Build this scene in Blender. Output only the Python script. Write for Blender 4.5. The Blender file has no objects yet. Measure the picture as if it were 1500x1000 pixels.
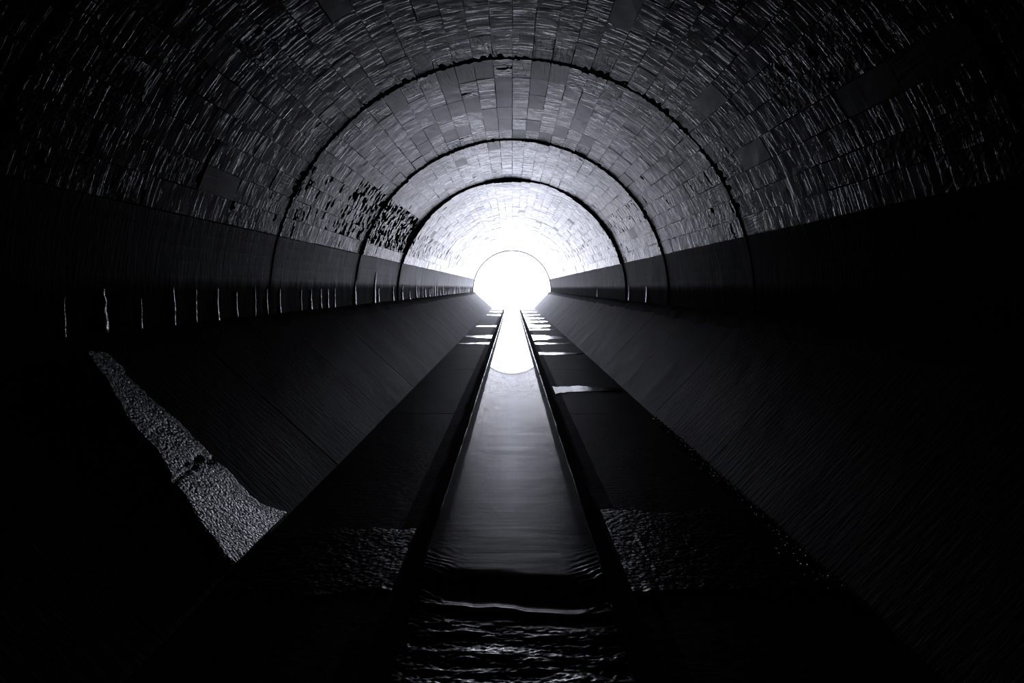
import bpy, math, random
import numpy as np
from mathutils import Vector, Matrix

scene = bpy.context.scene
random.seed(7)

# ------------------------------------------------------------------ camera, sky, exposure
EYE = 1.56                      # eye height above the walkways (floor = 0)
CX = bpy.data.cameras.new('camera'); cam = bpy.data.objects.new('camera', CX)
scene.collection.objects.link(cam); scene.camera = cam
CX.sensor_width = 36.0; CX.lens = 24.0; CX.clip_start = 0.05; CX.clip_end = 400
cam.location = (0, 0, EYE); cam.rotation_euler = (math.pi / 2, 0, 0)
CX.shift_y = -79 / 1500.0

W = bpy.data.worlds.new('overcast_sky'); scene.world = W; W.use_nodes = True
bg = W.node_tree.nodes['Background']
bg.inputs['Color'].default_value = (0.80, 0.83, 1.0, 1)
bg.inputs['Strength'].default_value = 10.0

R = 3.0                         # bore radius
ZC = 1.40                       # height of the bore's centre line
YE = 52.6                       # tunnel mouth
YB = -10.3                      # tunnel behind the viewer
PL = bpy.data.lights.new('mouth_sky_portal', 'AREA'); PL.shape = 'RECTANGLE'; PL.size = 6.3; PL.size_y = 5.2
PL.cycles.is_portal = True
po = bpy.data.objects.new('mouth_sky_portal', PL); scene.collection.objects.link(po)
po.location = (0, YE + 0.12, 2.0); po.rotation_euler = (-math.pi / 2, 0, 0)

scene.view_settings.view_transform = 'Standard'
scene.view_settings.look = 'None'
scene.view_settings.gamma = 1.0
scene.view_settings.use_curve_mapping = False
scene.view_settings.exposure = 0.0
scene.cycles.max_bounces = 8
scene.cycles.diffuse_bounces = 4
scene.cycles.glossy_bounces = 4

# ------------------------------------------------------------------ helpers
def link(o, parent=None):
    scene.collection.objects.link(o)
    if parent is not None: o.parent = parent
    return o

def mesh(name, verts, faces, mat=None, parent=None, smooth=False):
    me = bpy.data.meshes.new(name)
    me.from_pydata([tuple(map(float, v)) for v in verts], [], [tuple(f) for f in faces])
    me.update()
    if smooth:
        me.polygons.foreach_set('use_smooth', [True] * len(me.polygons))
    if mat: me.materials.append(mat)
    return link(bpy.data.objects.new(name, me), parent)

def tag(o, label=None, cat=None, group=None, kind=None):
    if label: o['label'] = label
    if cat: o['category'] = cat
    if group: o['group'] = group
    if kind: o['kind'] = kind
    return o

def struct(o, label=None, cat=None):
    return tag(o, label, cat, None, 'structure')

_P = np.random.RandomState(3).permutation(512)
_V = np.random.RandomState(4).rand(512)
def vnoise(x, y):
    x = np.asarray(x, float); y = np.asarray(y, float)
    xi = np.floor(x).astype(int); yi = np.floor(y).astype(int)
    fx = x - xi; fy = y - yi
    fx = fx * fx * (3 - 2 * fx); fy = fy * fy * (3 - 2 * fy)
    def h(a, b): return _V[(_P[(a & 255)] + b) & 511]
    return ((h(xi, yi) * (1 - fx) + h(xi + 1, yi) * fx) * (1 - fy)
            + (h(xi, yi + 1) * (1 - fx) + h(xi + 1, yi + 1) * fx) * fy) * 2 - 1
def fbm(x, y, o=4):
    s = 0; a = 1.0; n = 0
    for i in range(o):
        s = s + a * vnoise(x * 2 ** i + 17.3 * i, y * 2 ** i + 9.1 * i); n += a; a *= 0.5
    return s / n
def sstep(a, b, x):
    t = np.clip((x - a) / (b - a), 0, 1); return t * t * (3 - 2 * t)

def grid(nx, ny, fn):
    """nx by ny vertices through fn(i, j) -> xyz"""
    v = [fn(i, j) for j in range(ny) for i in range(nx)]
    f = [(j * nx + i, j * nx + i + 1, (j + 1) * nx + i + 1, (j + 1) * nx + i) for j in range(ny - 1) for i in range(nx - 1)]
    return v, f

# ------------------------------------------------------------------ materials
class N:
    def __init__(s, name):
        s.m = bpy.data.materials.new(name); s.m.use_nodes = True
        s.t = s.m.node_tree; s.b = s.t.nodes['Principled BSDF']
    def n(s, t, **kw):
        x = s.t.nodes.new(t)
        for k, v in kw.items():
            if k in x.inputs: x.inputs[k].default_value = v
            else: setattr(x, k, v)
        return x
    def l(s, a, b): s.t.links.new(a, b)
    def noise(s, vec, scale, detail=4, rough=0.55, map_scale=None):
        if map_scale:
            mp = s.n('ShaderNodeMapping'); mp.inputs['Scale'].default_value = map_scale
            s.l(vec, mp.inputs['Vector']); vec = mp.outputs[0]
        x = s.n('ShaderNodeTexNoise'); x.inputs['Scale'].default_value = scale
        x.inputs['Detail'].default_value = detail; x.inputs['Roughness'].default_value = rough
        s.l(vec, x.inputs['Vector']); return x.outputs['Fac']
    def ramp(s, fac, stops):
        r = s.n('ShaderNodeValToRGB'); e = r.color_ramp.elements
        while len(e) < len(stops): e.new(0.5)
        for el, (p, c) in zip(e, stops):
            el.position = p; el.color = (c, c, c, 1) if isinstance(c, float) else (*c, 1)
        s.l(fac, r.inputs['Fac']); return r.outputs['Color']
    def math(s, op, a, b=None):
        x = s.n('ShaderNodeMath', operation=op)
        for i, q in enumerate((a, b)):
            if q is None: continue
            if isinstance(q, (int, float)): x.inputs[i].default_value = q
            else: s.l(q, x.inputs[i])
        return x.outputs[0]
    def mix(s, f, a, b, blend='MIX'):
        x = s.n('ShaderNodeMix', data_type='RGBA', blend_type=blend)
        for i, q in ((0, f), (6, a), (7, b)):
            if isinstance(q, (int, float)): x.inputs[i].default_value = q
            elif isinstance(q, tuple): x.inputs[i].default_value = (*q, 1)
            else: s.l(q, x.inputs[i])
        return x.outputs[2]
    def bump(s, h, dist, strength=1.0):
        x = s.n('ShaderNodeBump'); x.inputs['Distance'].default_value = dist
        if isinstance(strength, float): x.inputs['Strength'].default_value = strength
        else: s.l(strength, x.inputs['Strength'])
        s.l(h, x.inputs['Height']); s.l(x.outputs[0], s.b.inputs['Normal'])
    def set(s, color=None, rough=None, spec=None):
        for k, v in (('Base Color', color), ('Roughness', rough), ('Specular IOR Level', spec)):
            if v is None: continue
            if isinstance(v, (int, float)): s.b.inputs[k].default_value = v
            elif isinstance(v, tuple): s.b.inputs[k].default_value = (*v, 1)
            else: s.l(v, s.b.inputs[k])
        return s.m

def mat_lining():
    """formwork-marked concrete of the vault: streaky cast panels, some smooth and bluish"""
    s = N('cast_lining_concrete')
    at = s.n('ShaderNodeAttribute', attribute_name='pc')
    oi = s.n('ShaderNodeObjectInfo')
    sep = s.n('ShaderNodeSeparateColor'); s.l(oi.outputs['Color'], sep.inputs[0])
    a2 = s.n('ShaderNodeAttribute', attribute_name='pv'); sep2 = s.n('ShaderNodeSeparateXYZ'); s.l(a2.outputs['Vector'], sep2.inputs[0])
    rnd = s.math('ADD', sep.outputs[0], sep2.outputs[0])
    smooth = s.math('ADD', sep.outputs[1], sep2.outputs[1])
    off = s.n('ShaderNodeVectorMath', operation='SCALE'); off.inputs[0].default_value = (31.7, 17.3, 47.1)
    s.l(rnd, off.inputs['Scale'])
    add = s.n('ShaderNodeVectorMath', operation='ADD'); s.l(at.outputs['Vector'], add.inputs[0]); s.l(off.outputs[0], add.inputs[1])
    v = add.outputs[0]
    st1 = s.noise(v, 1.0, 5, 0.6, (2.6, 24.0, 1.0))
    st2 = s.noise(v, 1.0, 3, 0.6, (9.0, 80.0, 1.0))
    geo = s.n('ShaderNodeNewGeometry')
    big = s.noise(geo.outputs['Position'], 0.55, 4, 0.6)
    fine = s.noise(geo.outputs['Position'], 40.0, 3, 0.6)
    rdg = s.ramp(s.noise(v, 1.0, 4, 0.6, (3.0, 30.0, 1.0)), [(0.57, 0.0), (0.80, 1.0)])
    h = s.math('ADD', s.math('ADD', s.math('MULTIPLY', st1, 0.22), s.math('MULTIPLY', st2, 0.10)), s.math('MULTIPLY', rdg, 0.85))
    col = s.mix(rnd, (0.10, 0.10, 0.108), (0.16, 0.155, 0.165))
    blot = s.ramp(st1, [(0.34, 0.55), (0.55, 1.0)])
    col = s.mix(0.7, col, blot, 'MULTIPLY')
    col = s.mix(smooth, col, (0.06, 0.07, 0.09))
    stain = s.ramp(big, [(0.34, 0.35), (0.56, 1.0)])
    col = s.mix(0.75, col, stain, 'MULTIPLY')
    strn = s.math('SUBTRACT', 1.0, s.math('MULTIPLY', smooth, 0.85))
    s.bump(h, LINING_BUMP, strn)
    dry = s.ramp(s.noise(v, 1.0, 4, 0.65, (3.2, 34.0, 1.0)), [(0.40, 0.0), (0.66, 1.0)])
    dry = s.math('MULTIPLY', dry, s.math('SUBTRACT', 1.0, s.math('MULTIPLY', smooth, 0.8)))
    rough = s.math('ADD', s.math('ADD', 0.13, s.math('MULTIPLY', smooth, 0.16)), s.math('ADD', s.math('MULTIPLY', fine, 0.10), s.math('MULTIPLY', dry, 0.18)))
    dull = s.ramp(s.noise(v, 1.0, 4, 0.7, (2.6, 38.0, 1.0)), [(0.42, 1.0), (0.60, 0.12)])
    dull = s.mix(smooth, dull, (0.42, 0.42, 0.42))
    spec = s.math('MULTIPLY', s.math('MULTIPLY', dull, stain), 0.5)
    return s.set(col, rough, spec)
LINING_BUMP = 0.0024

def mat_simple(name, c1, c2, rough, spec, scale, bscale, bdist, ms=None, bms=None, stretch=None):
    s = N(name)
    tc = s.n('ShaderNodeTexCoord')
    f = s.noise(tc.outputs['Object'], scale, 5, 0.6, ms)
    col = s.mix(s.ramp(f, [(0.35, 0.0), (0.65, 1.0)]), c1, c2)
    b = s.noise(tc.outputs['Object'], bscale, 6, 0.6, bms)
    s.bump(b, bdist)
    return s.set(col, rough, spec)

def mat_wall(name, upper, lower, zsplit, algae, spec):
    """smooth lower wall, darker and green with algae below zsplit (damp band of its own edge)"""
    s = N(name)
    geo = s.n('ShaderNodeNewGeometry'); p = geo.outputs['Position']
    sep = s.n('ShaderNodeSeparateXYZ'); s.l(p, sep.inputs[0])
    drip = s.noise(p, 1.0, 4, 0.6, (1.0, 7.0, 0.6))
    zz = s.math('ADD', sep.outputs[2], s.math('MULTIPLY', s.math('SUBTRACT', drip, 0.5), 0.16))
    band = s.ramp(s.math('ADD', s.math('MULTIPLY', s.math('SUBTRACT', zz, zsplit), 8.0), 0.5), [(0.0, 1.0), (1.0, 0.0)])
    streak = s.ramp(s.noise(p, 1.0, 4, 0.6, (2.0, 16.0, 1.0)), [(0.3, 0.55), (0.65, 1.0)])
    col = s.mix(0.8, upper, streak, 'MULTIPLY')
    low = s.mix(s.ramp(s.noise(p, 3.0, 4), [(0.45, 0.0), (0.65, 1.0)]), lower, algae)
    col = s.mix(band, col, low)
    b = s.noise(p, 1.0, 5, 0.6, (8.0, 30.0, 4.0))
    s.bump(b, 0.003)
    rough = s.math('ADD', s.math('ADD', 0.36, s.math('MULTIPLY', band, 0.26)), s.math('MULTIPLY', s.math('SUBTRACT', 1.0, streak), 0.35))
    return s.set(col, rough, spec)

def mat_water(name, color, rough, dist, ms, micro=0):
    s = N(name)
    tc = s.n('ShaderNodeTexCoord')
    a = s.noise(tc.outputs['Object'], 1.0, 3, 0.5, ms)
    s.bump(a, dist)
    s.b.inputs['IOR'].default_value = 1.33
    if micro:                      # fine wind-less shiver under the mirror surface
        s.b.inputs['Coat Weight'].default_value = 1.0; s.b.inputs['Coat IOR'].default_value = 1.33; s.b.inputs['Coat Roughness'].default_value = rough
        rough = micro
        return s.set(color, rough, 1.0)
    return s.set(color, rough, 0.5)

def mat_wet_rough(name, c1, c2, rough, bscale, bdist, spec=0.5):
    s = N(name)
    tc = s.n('ShaderNodeTexCoord'); p = tc.outputs['Object']
    f = s.noise(p, 6.0, 5, 0.6)
    col = s.mix(s.ramp(f, [(0.38, 0.0), (0.6, 1.0)]), c1, c2)
    vor = s.n('ShaderNodeTexVoronoi'); vor.inputs['Scale'].default_value = bscale; s.l(p, vor.inputs['Vector'])
    nz = s.noise(p, bscale * 0.6, 4, 0.6)
    s.bump(s.math('ADD', s.math('MULTIPLY', vor.outputs['Distance'], -0.7), nz), bdist)
    return s.set(col, rough, spec)

M_lining = mat_lining()
M_back = mat_simple('rough_backing_concrete', (0.03, 0.03, 0.032), (0.06, 0.06, 0.065), 0.9, 0.1, 2.0, 12.0, 0.02)
M_wall_l = mat_wall('smooth_wall_concrete', (0.125, 0.13, 0.135), (0.022, 0.022, 0.02), 1.60, (0.035, 0.04, 0.022), 0.014)
M_wall_r = mat_wall('dark_damp_wall_concrete', (0.055, 0.055, 0.058), (0.022, 0.022, 0.022), 1.55, (0.03, 0.032, 0.022), 0.0012)
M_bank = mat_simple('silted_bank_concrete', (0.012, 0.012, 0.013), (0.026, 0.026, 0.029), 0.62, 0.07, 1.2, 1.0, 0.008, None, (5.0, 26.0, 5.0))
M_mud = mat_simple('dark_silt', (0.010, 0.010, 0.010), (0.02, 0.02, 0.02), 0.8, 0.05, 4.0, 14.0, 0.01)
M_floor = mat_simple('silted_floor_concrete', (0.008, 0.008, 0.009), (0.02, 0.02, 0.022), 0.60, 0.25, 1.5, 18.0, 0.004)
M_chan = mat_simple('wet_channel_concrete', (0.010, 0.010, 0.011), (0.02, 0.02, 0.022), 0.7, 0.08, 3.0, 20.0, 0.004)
M_water = mat_water('dark_water', (0.003, 0.0035, 0.0045), 0.02, 0.0018, (1.6, 14.0, 1.0), 0.40)
M_puddle = mat_water('puddle_water', (0.006, 0.006, 0.007), 0.05, 0.0010, (4.0, 6.0, 1.0))
M_bead = mat_water('waterline_film', (0.05, 0.05, 0.055), 0.15, 0.002, (20.0, 6.0, 20.0))
M_spill = mat_wet_rough('wet_calcite_spill', (0.07, 0.073, 0.075), (0.30, 0.31, 0.31), 0.24, 56.0, 0.030, 1.0)
M_sheet = mat_wet_rough('wet_floor_film', (0.010, 0.011, 0.012), (0.03, 0.031, 0.033), 0.36, 30.0, 0.0065, 1.0)
M_trickle = mat_wet_rough('pale_green_lime_trickle', (0.20, 0.22, 0.13), (0.42, 0.44, 0.36), 0.20, 60.0, 0.0018, 0.8)
M_stone = mat_wet_rough('wet_gravel', (0.12, 0.12, 0.125), (0.28, 0.28, 0.28), 0.34, 50.0, 0.001, 1.0)
M_out = mat_simple('pale_gravel_ground', (0.42, 0.41, 0.38), (0.55, 0.54, 0.5), 0.9, 0.1, 2.0, 20.0, 0.01)
M_rim = mat_simple('portal_rim_concrete', (0.30, 0.28, 0.25), (0.4, 0.38, 0.34), 0.8, 0.2, 2.0, 20.0, 0.004)

# ------------------------------------------------------------------ the setting
JOINTS = [YB, -5.6, -0.95, 3.75, 8.45, 13.05, 17.85, 22.5, 27.2, 31.9, 36.6, 41.3, 46.0, YE]
PROUD = {3.75: 0.018, 8.45: 0.017, 13.05: 0.042, 17.85: 0.080}
GAP = {3.75: 0.04, 8.45: 0.03, 13.05: 0.06, 17.85: 0.10}
A_L, A_R = math.radians(180 - 15.5), math.radians(15.3)      # where the lower walls end and the panels begin
A_BASE = math.radians(-3.2)

# backing shell behind the panels
RB = R + 0.15
n = 49
v = []
for y in (YB, YE):
    for i in range(n):
        a = A_BASE + (math.pi - 2 * A_BASE) * i / (n - 1)
        v.append((RB * math.cos(a), y, ZC + RB * math.sin(a)))
f = [(i + 1, i, n + i, n + i + 1) for i in range(n - 1)]
ceiling = struct(mesh('ceiling', v, f, M_back, None, True),
                 'barrel-vaulted concrete lining of cast panels with dark ring joints', 'vault')

def panel_mesh(w, L, na, ny, seed, spall=0.0, edge=0.003, relief=0.0012, thick=0.15, rag0=0.0, rag1=0.0):
    """one cast panel: curved face towards -z (the bore), returns edges down to the backing.
    local x = along the arc, y = along the tunnel, z = outwards"""
    rs = np.random.RandomState(seed)
    xs = np.linspace(-w / 2, w / 2, na + 1); ys = np.linspace(-L / 2, L / 2, ny + 1)
    X, Y = np.meshgrid(xs, ys)
    Xj = X + rs.uniform(-edge, edge, X.shape); Yj = Y + rs.uniform(-edge, edge, X.shape) * 1.5
    ang = Xj / R
    rr = R + rs.uniform(-relief, relief, X.shape)
    if rag0 or rag1:                       # ragged lips along a ring joint
        e0 = np.abs(fbm(xs * 14 + seed % 97, xs * 0 + seed % 89, 3)) ** 1.5; e1 = np.abs(fbm(xs * 14 + seed % 83, xs * 0 + seed % 79, 3)) ** 1.5
        Yj[0] += rag0 * e0 * 2.2; Yj[-1] -= rag1 * e1 * 2.2
    keep = np.ones((ny, na), bool)
    if spall > 0:                          # pits: streaky along the arc, seeded round a few centres
        cx = (xs[:-1] + xs[1:]) / 2; cy = (ys[:-1] + ys[1:]) / 2
        CXX, CYY = np.meshgrid(cx, cy)
        dens = np.zeros_like(CXX)
        for _ in range(int(spall)):
            px, py = rs.uniform(-w / 2, w / 2), rs.uniform(-L / 2, L / 2)
            la, ly = rs.uniform(0.05, 0.16), rs.uniform(0.03, 0.13 if spall > 5 else 0.08)
            dens = np.maximum(dens, np.exp(-((CXX - px) / la) ** 2 - ((CYY - py + 0.15 * (CXX - px)) / ly) ** 2))
        keep = dens + 0.25 * fbm(CXX * 30 + seed % 61, CYY * 30 + seed % 53, 2) < 0.62
        Xj += rs.uniform(-1, 1, X.shape) * w / na * 0.3 * (np.abs(X) < w / 2 * 0.99); Yj += rs.uniform(-1, 1, X.shape) * L / ny * 0.3 * (np.abs(Y) < L / 2 * 0.99)
        ang = Xj / R
    face = np.stack([rr * np.sin(ang), Yj, rr * np.cos(ang) - R], -1)
    back = np.stack([(R + thick) * np.sin(ang), Yj, (R + thick) * np.cos(ang) - R], -1)
    verts = list(face.reshape(-1, 3)) + list(back.reshape(-1, 3))
    off = (na + 1) * (ny + 1)
    idx = lambda i, j: j * (na + 1) + i
    faces = []
    for j in range(ny):
        for i in range(na):
            if not keep[j, i]: continue
            a, b, c, d = idx(i, j), idx(i + 1, j), idx(i + 1, j + 1), idx(i, j + 1)
            faces.append((a, d, c, b))
            for (di, dj, p, q) in ((0, -1, a, b), (1, 0, b, c), (0, 1, c, d), (-1, 0, d, a)):
                ii, jj = i + di, j + dj
                if not (0 <= ii < na and 0 <= jj < ny) or not keep[jj, ii]:
                    faces.append((p, q, q + off, p + off))
    return np.array(verts), faces

NARC = 32
ARC = (A_L - A_R) / NARC
PW = ARC * R - 0.005
proto = {}
def proto_mesh(key, *a, **k):
    if key not in proto:
        vv, ff = panel_mesh(*a, **k)
        me = bpy.data.meshes.new('panel')
        me.from_pydata([tuple(p) for p in vv], [], ff); me.update()
        at = me.attributes.new('pc', 'FLOAT_VECTOR', 'POINT')
        at.data.foreach_set('vector', (vv * np.array([1, 1, 0])).astype(np.float32).ravel())
        me.materials.append(M_lining)
        proto[key] = me
    return proto[key]

def spall_at(yc, a):
    """how broken a panel is: the honeycombed left shoulder, and scattered pits elsewhere"""
    deg = math.degrees(a)
    if 13.0 < yc < 17.9 and 141 < deg < 161: return 17
    if 10.8 < yc < 13.0 and 142 < deg < 160: return 9
    if 8.4 < yc < 11 and 148 < deg < 160: return 3
    if 17.9 < yc < 22.5 and 148 < deg < 160: return 5
    if 13.0 < yc < 17.9 and 30 < deg < 40: return 3
    if 22.5 < yc and (148 < deg < 153 or 27 < deg < 32): return 3
    return 0

panels = []      # (size in picture, centre y, angle, length, proud, spall, seed, rnd, smooth)
rs = random.Random(11)
for k in range(len(JOINTS) - 1):
    y0, y1 = JOINTS[k], JOINTS[k + 1]
    ya, yb = y0 + GAP.get(y0, 0.02) / 2, y1 - GAP.get(y1, 0.02) / 2
    npan = max(3, round((yb - ya) / 0.77))
    Lp = (yb - ya) / npan
    pr = PROUD.get(y0, 0.004)
    for j in range(npan):
        yc = ya + (j + 0.5) * Lp
        for i in range(NARC):
            a = A_R + (i + 0.5) * ARC
            deg = math.degrees(a)
            taper = pr * (0.75 + 0.7 * float(fbm(a * 3.1, k * 5.3, 2))) * (1 - (j + 0.5) / npan)
            sp = spall_at(yc, a)
            if sp == 0:
                q = rs.random()
                side = deg < 50 or deg > 130
                if (j == npan - 1 or j == 0) and q < (0.35 if side else 0.1): sp = 1
                elif q < (0.13 if side else 0.03): sp = 1
            crown = 55 < deg < 125
            psm = 0.05
            if 8.4 < yc < 13.1 and 68 < deg < 122: psm = 0.45
            if yc > 13.1: psm = 0.02
            smooth = rs.uniform(0.75, 1.0) if rs.random() < psm and sp == 0 else rs.uniform(0, 0.25)
            X, Z = R * math.cos(a), ZC + R * math.sin(a)
            size = 0
            if yc > 2.5:
                px, py = 750 + 1000 * X / yc, 421 - 1000 * (Z - EYE) / yc
                if -20 < px < 1520 and py > -20: size = 1.0 / yc ** 2 * abs(X * math.cos(a) + (Z - EYE) * math.sin(a)) / yc
            panels.append((size, yc, a, Lp - 0.010, taper + rs.uniform(-0.004, 0.004), sp, rs.randrange(10 ** 6), rs.random(), smooth,
                           0.06 if j == 0 and y0 in GAP else 0.0, 0.10 if j == npan - 1 and y1 in GAP else 0.0))
panels.sort(key=lambda p: -p[0])

JV, JF, JC, JP = [], [], [], []
nJ = 0
for idx, (size, yc, a, L, pr, sp, seed, rnd, sm, g0, g1) in enumerate(panels):
    near = idx < 300
    if near:
        if sp:
            me = proto_mesh(('s', round(L, 2), sp, seed % 9, g0, g1), PW - 0.002 * (seed % 3), L, 10, 20, seed, spall=sp, rag0=g0, rag1=g1)
        else:
            me = proto_mesh(('p', round(L, 2), seed % 8, g0, g1), PW - (0, 0.001, 0.003, 0.008)[seed % 4], L, 14 if g0 or g1 else 3, 4, seed, rag0=g0, rag1=g1)
        o = bpy.data.objects.new('panel', me)
        scene.collection.objects.link(o)
        o.parent = ceiling
        o.location = ((R - pr) * math.cos(a), yc, ZC + (R - pr) * math.sin(a))
        o.rotation_euler = (0, math.pi / 2 - a, 0)
        o.color = (rnd, sm, 0, 1)
    else:
        na, ny = ((10, 18) if sp else (14 if g0 or g1 else 3, 3)) if yc < 36 else ((5, 8) if sp else (2, 1))
        vv, ff = panel_mesh(PW - (0, 0.002, 0.004, 0.010)[seed % 4], L, na, ny, seed, spall=sp, rag0=g0, rag1=g1)
        c, s = math.cos(math.pi / 2 - a), math.sin(math.pi / 2 - a)
        w = np.stack([vv[:, 0] * c + vv[:, 2] * s + (R - pr) * math.cos(a), vv[:, 1] + yc,
                      -vv[:, 0] * s + vv[:, 2] * c + ZC + (R - pr) * math.sin(a)], -1)
        b = nJ; nJ += len(vv)
        JV.append(w); JF += [tuple(q + b for q in t) for t in ff]
        JC.append(vv * np.array([1, 1, 0])); JP.append(np.tile([rnd, sm, 0], (len(vv), 1)))
allv = np.concatenate(JV)
far = mesh('panel_field', allv, JF, M_lining, ceiling)
at = far.data.attributes.new('pc', 'FLOAT_VECTOR', 'POINT'); at.data.foreach_set('vector', np.concatenate(JC).astype(np.float32).ravel())
at = far.data.attributes.new('pv', 'FLOAT_VECTOR', 'POINT'); at.data.foreach_set('vector', np.concatenate(JP).astype(np.float32).ravel())
far.color = (0, 0, 0, 1)
tag(far, kind='stuff')

# lower walls: one smooth cast bay between each pair of ring joints
def lower_wall(name, side, mat, label):
    root = struct(mesh(name, [(side * RB, YB, ZC - 0.3), (side * RB, YE, ZC - 0.3), (side * RB, YE, ZC + 0.95), (side * RB, YB, ZC + 0.95)],
                       [(0, 1, 2, 3)], M_back), label, 'wall')
    a0, a1 = A_BASE - 0.03, A_R
    for k in range(len(JOINTS) - 1):
        y0, y1 = JOINTS[k] + GAP.get(JOINTS[k], 0.02) / 2, JOINTS[k + 1] - GAP.get(JOINTS[k + 1], 0.02) / 2
        pr = PROUD.get(JOINTS[k], 0.004) * 0.35
        na, ny = 8, 12
        vv = []
        for j in range(ny + 1):
            t = j / ny; y = y0 + (y1 - y0) * t
            for i in range(na + 1):
                a = a0 + (a1 - a0) * i / na
                r = R - pr * (1 - t) + 0.004 * float(fbm(y * 1.7 + side * 9, a * 12))
                vv.append((side * r * math.cos(a), y, ZC + r * math.sin(a)))
        nf = len(vv)
        per = [i for i in range(na + 1)] + [j * (na + 1) + na for j in range(1, ny + 1)] + \
              [ny * (na + 1) + i for i in range(na - 1, -1, -1)] + [j * (na + 1) for j in range(ny - 1, 0, -1)]
        ff = [(j * (na + 1) + i, j * (na + 1) + i + 1, (j + 1) * (na + 1) + i + 1, (j + 1) * (na + 1) + i) for j in range(ny) for i in range(na)]
        if side > 0: ff = [q[::-1] for q in ff]
        for q in per:
            p = vv[q]; r = 0.15
            vv.append((p[0] + side * r, p[1], p[2]))
        m = len(per)
        for q in range(m):
            ff.append((per[q], per[(q + 1) % m], nf + (q + 1) % m, nf + q))
        mesh('wall_bay', vv, ff, mat, root, False)
    return root
wall_left = lower_wall('wall_left', -1, M_wall_l, 'smooth damp lower wall streaked by pale green lime trickles')
wall_right = lower_wall('wall_right', 1, M_wall_r, 'dark damp lower wall with a straight upper edge, without green trickles')

# banks: sloping slabs between the ledge and the walkway
TOE = {-1: 1.53, 1: 1.72}
RIM = (2.79, 1.14)
def bank(name, side, label):
    toe = TOE[side]
    root = struct(mesh(name, [(side * (toe + 0.02), YB, -0.06), (side * (toe + 0.02), YE, -0.06), (side * (RIM[0] + .04), YE, RIM[1] - .06), (side * (RIM[0] + .04), YB, RIM[1] - .06)],
                       [(0, 1, 2, 3)], M_mud), label, 'bank')
    ys = np.arange(YB, YE + 0.01, 2.33); ys[-1] = YE
    ux, uz = RIM[0] - toe, RIM[1]
    ln = math.hypot(ux, uz); nx, nz = -uz / ln, ux / ln
    for k in range(len(ys) - 1):
        y0, y1 = ys[k] + 0.005, ys[k + 1] - 0.005
        na, ny = 8, 8
        up = random.uniform(-0.001, 0.0015)
        def P(i, j, d):
            t = i / na; y = y0 + (y1 - y0) * j / ny
            d2 = d + up + 0.012 * float(fbm(t * 3 + side * 5, y * 1.3))
            return (side * (toe + ux * t + nx * d2), y, uz * t + nz * d2)
        vv = [P(i, j, 0) for j in range(ny + 1) for i in range(na + 1)]
        ff = [(j * (na + 1) + i, j * (na + 1) + i + 1, (j + 1) * (na + 1) + i + 1, (j + 1) * (na + 1) + i) for j in range(ny) for i in range(na)]
        nf = len(vv)
        for j in (0, ny):
            for i in range(na + 1): vv.append(P(i, j, -0.08))
        for r, j in enumerate((0, ny)):
            for i in range(na):
                a, b = j * (na + 1) + i, j * (na + 1) + i + 1
                c = nf + r * (na + 1) + i
                ff.append((a, c, c + 1, b) if r == 0 else (b, c + 1, c, a))
        mesh('bank_slab', vv, ff, M_bank, root)
    # silted ledge between the slab rim and the wall foot
    yl = np.concatenate([np.arange(YB, 26, 0.18), np.arange(26, YE + 0.01, 0.8)]); yl[-1] = YE
    prof = [(RIM[0] - 0.10, RIM[1] - 0.13, 0.006), (RIM[0] - 0.03, RIM[1] + 0.015, 0.02), (RIM[0] + 0.06, RIM[1] + 0.06, 0.03), (RIM[0] + 0.15, RIM[1] + 0.085, 0.02), (3.04, 1.235, 0.012)]
    vv, ff = grid(len(prof), len(yl), lambda i, j: (side * (prof[i][0] + 0.02 * float(fbm(yl[j] * 2.1 + 3 * i, side * 4.0))), yl[j],
                                                    prof[i][1] + prof[i][2] * float(fbm(yl[j] * 2.7, i * 0.7 + side * 7.0))))
    mesh('silt_ledge', vv, ff, M_mud, root, True)
    return root
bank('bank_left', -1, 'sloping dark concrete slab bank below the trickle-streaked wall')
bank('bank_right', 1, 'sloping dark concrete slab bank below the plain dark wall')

# walkways beside the channel, channel walls and bed
CW, ZW = 0.605, -0.345
def walkway(name, side, label):
    toe = TOE[side]
    root = struct(mesh(name, [(side * CW, YB, -0.05), (side * CW, YE, -0.05), (side * (toe + .1), YE, -0.05), (side * (toe + .1), YB, -0.05)], [(0, 1, 2, 3)], M_mud), label, 'floor')
    ys = JOINTS
    for k in range(len(ys) - 1):
        y0, y1 = ys[k] + 0.008, ys[k + 1] - 0.008
        na, ny = 8, 24
        def P(i, j):
            x = CW + 0.10 + (toe + 0.05 - CW - 0.10) * i / na; y = y0 + (y1 - y0) * j / ny
            return (side * x, y, 0.004 * float(fbm(x * 3 + side * 3, y * 1.5)) - 0.001)
        vv, ff = grid(na + 1, ny + 1, P)
        nf = len(vv)
        for j in (0, ny):
            for i in range(na + 1): x, y, z = vv[j * (na + 1) + i]; vv.append((x, y, -0.05))
        for r, j in enumerate((0, ny)):
            for i in range(na):
                a, b = j * (na + 1) + i, j * (na + 1) + i + 1; c = nf + r * (na + 1) + i
                ff.append((a, c, c + 1, b))
        mesh('floor_slab', vv, ff, M_floor, root)
    return root
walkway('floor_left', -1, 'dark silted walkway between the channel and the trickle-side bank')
walkway('floor_right', 1, 'dark silted walkway crossed by many bright puddles')

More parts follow.
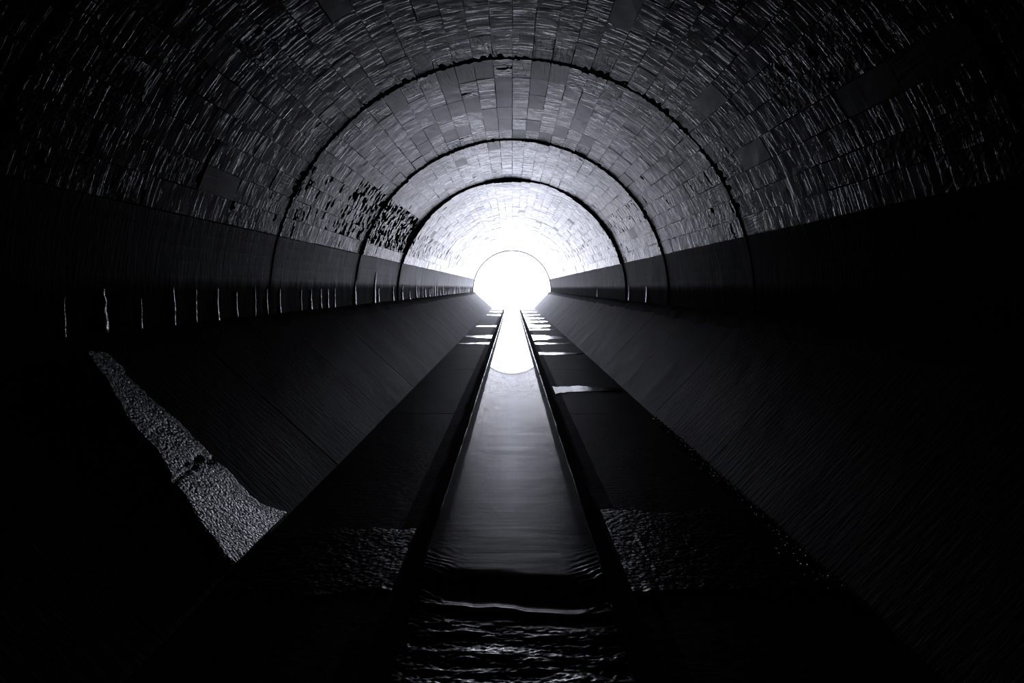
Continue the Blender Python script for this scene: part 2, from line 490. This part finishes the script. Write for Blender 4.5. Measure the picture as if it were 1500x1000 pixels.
def channel_wall(name, side, label):
    yl = np.concatenate([np.arange(YB, 24, 0.12), np.arange(24, YE + 0.01, 0.6)]); yl[-1] = YE
    prof = [(CW + 0.03, -0.75), (CW, -0.40), (CW, -0.30), (CW - 0.004, -0.16), (CW, -0.02), (CW + 0.015, 0.002), (CW + 0.11, 0.002), (CW + 0.11, -0.1)]
    vv, ff = grid(len(prof), len(yl), lambda i, j: (side * (prof[i][0] + 0.008 * float(fbm(yl[j] * 1.9 + i, side * 3.0 + i * .5))), yl[j],
                                                    prof[i][1] + (0.005 * float(fbm(yl[j] * 2.3, i * .3 + side)) if i > 3 else 0)))
    if side > 0: ff = [q[::-1] for q in ff]
    root = struct(mesh(name, vv, ff, M_chan), label, 'channel wall')
    # wet film bead along the waterline
    yb = np.concatenate([np.arange(YB, 20, 0.05), np.arange(20, YE, 0.3)])
    k = 6
    def B(i, j):
        y = yb[j]; a = -0.5 * math.pi + math.pi * i / (k - 1)
        r = 0.0075 * (1 + 0.45 * float(fbm(y * 6.0, side * 5.0)))
        z = ZW + 0.012 + (WATER_DZ(side * CW, y) if y < 7 else 0) + 0.006 * float(fbm(y * 1.1, side * 2.0))
        return (side * (CW + 0.002 + 0.006 * float(fbm(y * 1.9, side * 3.0)) - r * math.cos(a)), y, z + r * math.sin(a))
    vv, ff = grid(k, len(yb), B)
    mesh('waterline_edge', vv, ff, M_bead, root, True)
    return root

def WATER_DZ(x, y):
    """height of the stream over its level: smooth glide, a small drop, a standing wave, then chop towards the viewer"""
    x = np.asarray(x, float); y = np.asarray(y, float)
    yy = y + 0.10 * x - 0.10 * (x / CW) ** 2 - 0.12 * fbm(x * 1.6, x * 0 + 3.1) + 0.02 * fbm(x * 9, x * 0 + 5.0)
    drop = -0.055 * (1 - sstep(4.12, 4.55, yy))
    wave = 0.030 * np.exp(-((yy - 4.05) / 0.055) ** 2) * (0.6 + 0.6 * fbm(x * 2.0 + 4, y * 0 + 1.0))
    chop_a = 1 - sstep(3.75, 4.02, yy)
    chop = chop_a * (0.016 * fbm(x * 2.6 + 3, y * 8.0, 2) + 0.010 * fbm(x * 8, y * 24.0, 3) + 0.0045 * fbm(x * 45, y * 70.0, 2))
    glide = 0.0012 * fbm(x * 1.5, y * 5.0, 2) * sstep(4.3, 4.7, yy)
    # oblique wavelets where side water falls in at both walls
    dl = np.exp(-((x + CW) / 0.17) ** 2) * np.exp(-((y - 4.45) / 0.42) ** 2)
    dr = np.exp(-((x - CW) / 0.15) ** 2) * np.exp(-((y - 4.45) / 0.36) ** 2)
    wl = 0.0055 * dl * np.sin((y + 0.8 * x) * 85 + 7 * fbm(x * 4, y * 6)) * (0.5 + np.abs(fbm(x * 9, y * 9 + 4)))
    wr = 0.0055 * dr * np.sin((y - 0.8 * x) * 85 + 7 * fbm(x * 4, y * 6 + 9)) * (0.5 + np.abs(fbm(x * 9, y * 9)))
    return drop + wave + chop + glide + wl + wr

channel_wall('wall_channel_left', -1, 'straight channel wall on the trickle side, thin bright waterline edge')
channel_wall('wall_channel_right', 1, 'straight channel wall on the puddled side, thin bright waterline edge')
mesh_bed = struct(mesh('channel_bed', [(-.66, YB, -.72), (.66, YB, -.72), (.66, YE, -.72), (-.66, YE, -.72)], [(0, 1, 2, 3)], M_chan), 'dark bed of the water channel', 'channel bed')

# end of the tunnel behind the viewer
n = 25
v = [(0, YB, ZC)] + [(3.3 * math.cos(t), YB, ZC + 3.3 * math.sin(t)) for t in np.linspace(0, 2 * math.pi, n)[:-1]]
struct(mesh('wall_back', v, [(0, i, i % (n - 1) + 1) for i in range(1, n)], M_back), 'dark far end of the tunnel behind the viewer', 'wall')

# rim of the tunnel mouth, facade and ground outside
n = 65
v, f = [], []
for (r, y) in ((R + 0.2, YE - 0.10), (R - 0.05, YE - 0.10), (R - 0.05, YE + 0.10), (R + 0.9, YE + 0.10)):
    for i in range(n):
        a = A_BASE - 0.03 + (math.pi - 2 * (A_BASE - 0.03)) * i / (n - 1)
        v.append((r * math.cos(a), y, ZC + r * math.sin(a)))
for q in range(3):
    f += [(q * n + i, q * n + i + 1, (q + 1) * n + i + 1, (q + 1) * n + i) for i in range(n - 1)]
struct(mesh('trim_1', v, f, M_rim), 'thin pale concrete rim around the tunnel mouth', 'portal rim')
v = [(-30, YE + .1, -.1), (-.62, YE + .1, -.1), (-.62, YE + 60, -.1), (-30, YE + 60, -.1),
     (30, YE + .1, -.1), (.62, YE + .1, -.1), (.62, YE + 60, -.1), (30, YE + 60, -.1), (-.62, YE + .1, -.6), (.62, YE + .1, -.6), (-.62, YE + 60, -.6), (.62, YE + 60, -.6)]
struct(mesh('ground_outside', v, [(0, 1, 2, 3), (5, 4, 7, 6), (1, 8, 10, 2), (9, 5, 6, 11)], M_out), 'pale open ground beyond the tunnel mouth', 'ground')

# ------------------------------------------------------------------ lime trickles on the lower walls
def trickle(wall, side, y, z0, z1, w, seed):
    nz, k = 16, 6
    def P(i, j):
        t = j / (nz - 1); z = z0 + (z1 - z0) * t
        ww = w * (1 - 0.75 * t) * (2.3 + 1.5 * abs(float(fbm(z * 22, seed * 3.3)))) + 0.006
        yy = y + 0.025 * float(fbm(z * 5.0, seed * 1.7)) + 0.01 * float(fbm(z * 20, seed * 2.7))
        a = math.pi * i / (k - 1)
        x = math.sqrt(max(R ** 2 - (z - ZC) ** 2, 0)) + 0.0005
        bump = (0.003 + 0.16 * ww) * (0.7 + 0.6 * abs(float(fbm(z * 30 + i, seed * 1.3))))
        return (side * (x - bump * math.sin(a) - 0.030 * wallproud(y)), yy - ww * 0.5 * math.cos(a), z)
    vv, ff = grid(k, nz, P)
    if side > 0: ff = [q[::-1] for q in ff]
    mesh('lime_trickle', vv, ff, M_trickle, wall, True)
def wallproud(y):
    for k in range(len(JOINTS) - 1):
        if JOINTS[k] <= y < JOINTS[k + 1]:
            t = (y - JOINTS[k]) / (JOINTS[k + 1] - JOINTS[k])
            return PROUD.get(JOINTS[k], 0.004) * 0.35 * (1 - t) / 0.030
    return 0
rt = random.Random(5)
for px, w, top in ((92, .022, 1.50), (150, .055, 1.55), (205, .018, 1.47), (253, .032, 1.56), (286, .026, 1.54), (318, .036, 1.55), (346, .024, 1.53),
                   (373, .018, 1.57), (391, .022, 1.54), (409, .024, 1.54), (441, .02, 1.52), (455, .042, 1.53), (470, .026, 1.53), (480, .036, 1.53), (490, .036, 1.54),
                   (520, .055, 1.86), (548, .065, 1.90), (554, .04, 1.58)):
    y = 3000.0 / (750 - px)
    trickle(wall_left, -1, y, 1.19, top, w, px)
y = 17.2
while y < 48:
    trickle(wall_left, -1, y, 1.19, rt.uniform(1.45, 1.66), rt.uniform(.03, .08), y)
    y += rt.uniform(0.45, 1.5)
for y, top, w in ((15.15, 1.58, .06), (17.5, 1.62, .045), (24.0, 1.5, .05)):
    trickle(wall_right, 1, y, 1.22, top, w, y * 3)

# ------------------------------------------------------------------ stream in the channel
ys = np.concatenate([np.arange(-4, 2.4, 0.2), np.arange(2.4, 4.3, 0.008), np.arange(4.3, 5.6, 0.0125), np.arange(5.6, 9, 0.08), np.arange(9, YE + 50, 1.0)])
xs = np.linspace(-CW - 0.003, CW + 0.003, 161)
X, Y = np.meshgrid(xs, ys)
Z = ZW + np.where(Y < 9, WATER_DZ(X, Y), 0)
V = np.stack([X, Y, Z], -1).reshape(-1, 3)
nx = len(xs)
F = [(j * nx + i, j * nx + i + 1, (j + 1) * nx + i + 1, (j + 1) * nx + i) for j in range(len(ys) - 1) for i in range(nx - 1)]
tag(mesh('stream', V, F, M_water, None, True), 'mirror-smooth stream in the central channel, breaking into ripples in the foreground', 'water', None, 'stuff')

# ------------------------------------------------------------------ puddles lying across the walkways
def puddle(side, y0, y1, x1, seed, label, x0=CW + 0.03):
    """thin water lens from near the channel, tapering towards x1"""
    nn = 26
    top, bot = [], []
    for i in range(nn):
        t = i / (nn - 1); x = x0 + (x1 - x0) * t
        mid = (y0 + y1) / 2 + (y1 - y0) * 0.22 * float(fbm(t * 2.0, seed * 1.9))
        hw = (y1 - y0) / 2 * (1 - 0.72 * t ** 0.8) * (1 + 0.45 * float(fbm(t * 7, seed * 0.7)))
        if t > 0.93: hw *= max(0.05, (1 - t) / 0.07)
        top.append((side * x, mid + hw + 0.05 * (y1 - y0) * float(fbm(t * 20, seed + 0.3)))); bot.append((side * x, mid - hw))
    zt, zb = 0.0062, -0.004
    vv = [(x, y, zt) for x, y in top] + [(x, y, zt) for x, y in bot] + [(x, y, zb) for x, y in top] + [(x, y, zb) for x, y in bot]
    ff = []
    for i in range(nn - 1):
        q = (nn + i, nn + i + 1, i + 1, i) if side > 0 else (i, i + 1, nn + i + 1, nn + i)
        ff.append(q)
        ff.append((i, i + 1, 2 * nn + i + 1, 2 * nn + i)); ff.append((nn + i, nn + i + 1, 3 * nn + i + 1, 3 * nn + i))
    ff.append((0, nn, 3 * nn, 2 * nn))
    tag(mesh('puddle', vv, ff, M_puddle), label, 'puddle', 'bright puddles across the walkways')
ORD = ['nearest', 'second nearest', 'third nearest', 'fourth nearest', 'fifth nearest', 'sixth nearest', 'seventh nearest', 'eighth nearest', 'ninth nearest', 'tenth nearest', 'eleventh nearest']
for k, (a, b, x1) in enumerate(((10.05, 10.85, 1.68), (15.7, 16.5, 1.70), (18.6, 19.3, 1.66), (20.2, 22.4, 1.66), (24.8, 25.6, 1.68), (26.3, 29.0, 1.66),
                                (29.8, 32.2, 1.66), (33.4, 36.2, 1.64), (37.5, 40.0, 1.62), (42.0, 45.0, 1.6), (47.0, 51.0, 1.6))):
    puddle(1, a, b, x1, k + 1, 'thin bright puddle across the right-hand walkway, %s to the viewer' % ORD[k])
for k, (a, b, x1) in enumerate(((18.7, 19.4, 1.52), (20.9, 22.3, 1.50), (26.9, 28.0, 1.46), (37.6, 39.8, 1.44), (42.4, 45.4, 1.42), (47.5, 51.0, 1.42))):
    puddle(-1, a, b, x1, k + 31, 'thin bright puddle across the left-hand walkway, %s to the viewer' % ORD[k])

# ------------------------------------------------------------------ water spilling down the left bank, and the wet films it and its twin leave
toe = TOE[-1]; ux, uz = RIM[0] - toe, RIM[1]; ln = math.hypot(ux, uz); nxb, nzb = -uz / ln, ux / ln
nu, nv = 64, 110
def SP(i, j):
    t = j / (nv - 1)                         # 0 toe .. 1 rim
    s = i / (nu - 1)
    near = 3.60 + 0.68 * t + 0.09 * float(fbm(t * 8, 1.0)); farr = 4.47 + 0.16 * t + 0.08 * float(fbm(t * 7, 7.0))
    if t < 0.12: farr += 0.18 * (1 - t / 0.12) ** 2
    y = near + (farr - near) * s
    e = min(1, min(s, 1 - s) / 0.12)
    d = 0.004 + e * (0.006 + 0.048 * (1 - s) + 0.004 * float(fbm(y * 7, t * 6)) + 0.0025 * float(fbm(y * 40, t * 34, 3)))
    # broken lips where the sheet steps down
    d -= 0.02 * e * float(sstep(0.0, 0.02, t - 0.33 - 0.05 * float(fbm(s * 4, 2.5))) - sstep(0.0, 0.02, t - 0.36 - 0.05 * float(fbm(s * 4, 2.5))))
    d -= 0.012 * e * float(sstep(0.0, 0.02, t - 0.52 - 0.06 * s) - sstep(0.0, 0.02, t - 0.55 - 0.06 * s)) * max(0, float(fbm(s * 3, 8.5)) + 0.4)
    tt = t * 0.96 + 0.01
    return (-(toe + ux * tt + nxb * d), y, uz * tt + nzb * d + 0.008)
v, f = grid(nu, nv, SP)
tag(mesh('water_spill', v, f, M_spill, None, True), 'pale rough glistening water spill running down the sloping bank', 'water spill')

def film(name, side, x0, x1, ynear, yfar, seed, label):
    a, b = 60, 60
    def P(i, j):
        x = x0 + (x1 - x0) * i / (a - 1); t = j / (b - 1)
        yn = ynear + 0.10 * float(fbm(x * 4, seed)); yf = yfar + 0.14 * float(fbm(x * 3.5, seed + 4))
        y = yn + (yf - yn) * t
        e = min(1, min(t, 1 - t) / 0.10)
        lip = 0.016 * (math.exp(-(t / 0.04) ** 2) + 0.8 * math.exp(-((x - CW - 0.12 - 0.12 * t) / 0.03) ** 2) * (t < 0.6))
        return (side * x, y, 0.0055 + e * 0.004 + e * 0.0035 * float(fbm(x * 20, y * 20, 3)) + lip * max(0, float(fbm(x * 24, seed * 2.0))))
    v, f = grid(a, b, P)
    if side < 0: f = [q[::-1] for q in f]
    tag(mesh(name, v, f, M_sheet, None, True), label, 'wet film')
film('wet_film', -1, CW + 0.012, TOE[-1] + 0.01, 3.46, 4.36, 3.0, 'thin rippled water film draining from the bank spill to the channel')
film('wet_film', 1, CW + 0.012, TOE[1] - 0.2, 3.50, 4.75, 8.0, 'thin rippled water film on the puddled walkway in the foreground')

# gravel washed along the foot of the right bank
ico = [(-.53, .0, .85), (.53, 0, .85), (-.53, 0, -.85), (.53, 0, -.85), (0, .85, .53), (0, .85, -.53), (0, -.85, .53), (0, -.85, -.53), (.85, .53, 0), (-.85, .53, 0), (.85, -.53, 0), (-.85, -.53, 0)]
icf = [(0, 4, 1), (0, 9, 4), (9, 5, 4), (4, 5, 8), (4, 8, 1), (8, 10, 1), (8, 3, 10), (5, 3, 8), (5, 2, 3), (2, 7, 3), (7, 10, 3), (7, 6, 10), (7, 11, 6), (11, 0, 6), (0, 1, 6), (6, 1, 10), (9, 0, 11), (9, 11, 2), (9, 2, 5), (7, 2, 11)]
def gravel(name, spots, label):
    v, f = [], []
    for (x, y, z, r) in spots:
        b = len(v); sx, sy, sz = (r * rt.uniform(.6, 1.3) for _ in range(3)); c, s = math.cos(x * 99), math.sin(x * 99)
        for p in ico:
            q = [p[0] * sx * rt.uniform(.8, 1.2), p[1] * sy * rt.uniform(.8, 1.2), p[2] * sz * .7]
            v.append((x + q[0] * c - q[1] * s, y + q[0] * s + q[1] * c, z + q[2]))
        f += [tuple(i + b for i in t) for t in icf]
    tag(mesh(name, v, f, M_stone, None, True), label, 'gravel', None, 'stuff')
sp = []
for _ in range(420):
    y = 3.5 + 4.6 * rt.random() ** 1.2
    if 5.0 < y < 5.4 and rt.random() < .7: continue
    wd = 0.05 if y > 4.2 else 0.09
    x = TOE[1] - 0.005 - abs(rt.gauss(0, wd)) * 0.8
    r = rt.uniform(.007, .016)
    z = r * 0.5 + 0.005 + 0.022 * max(0.0, 1 - (TOE[1] - x) / 0.10) * rt.random() ** 0.5
    sp.append((x, y, z, r))
gravel('toe_gravel', sp, 'wet gravel scattered along the foot of the right-hand bank')
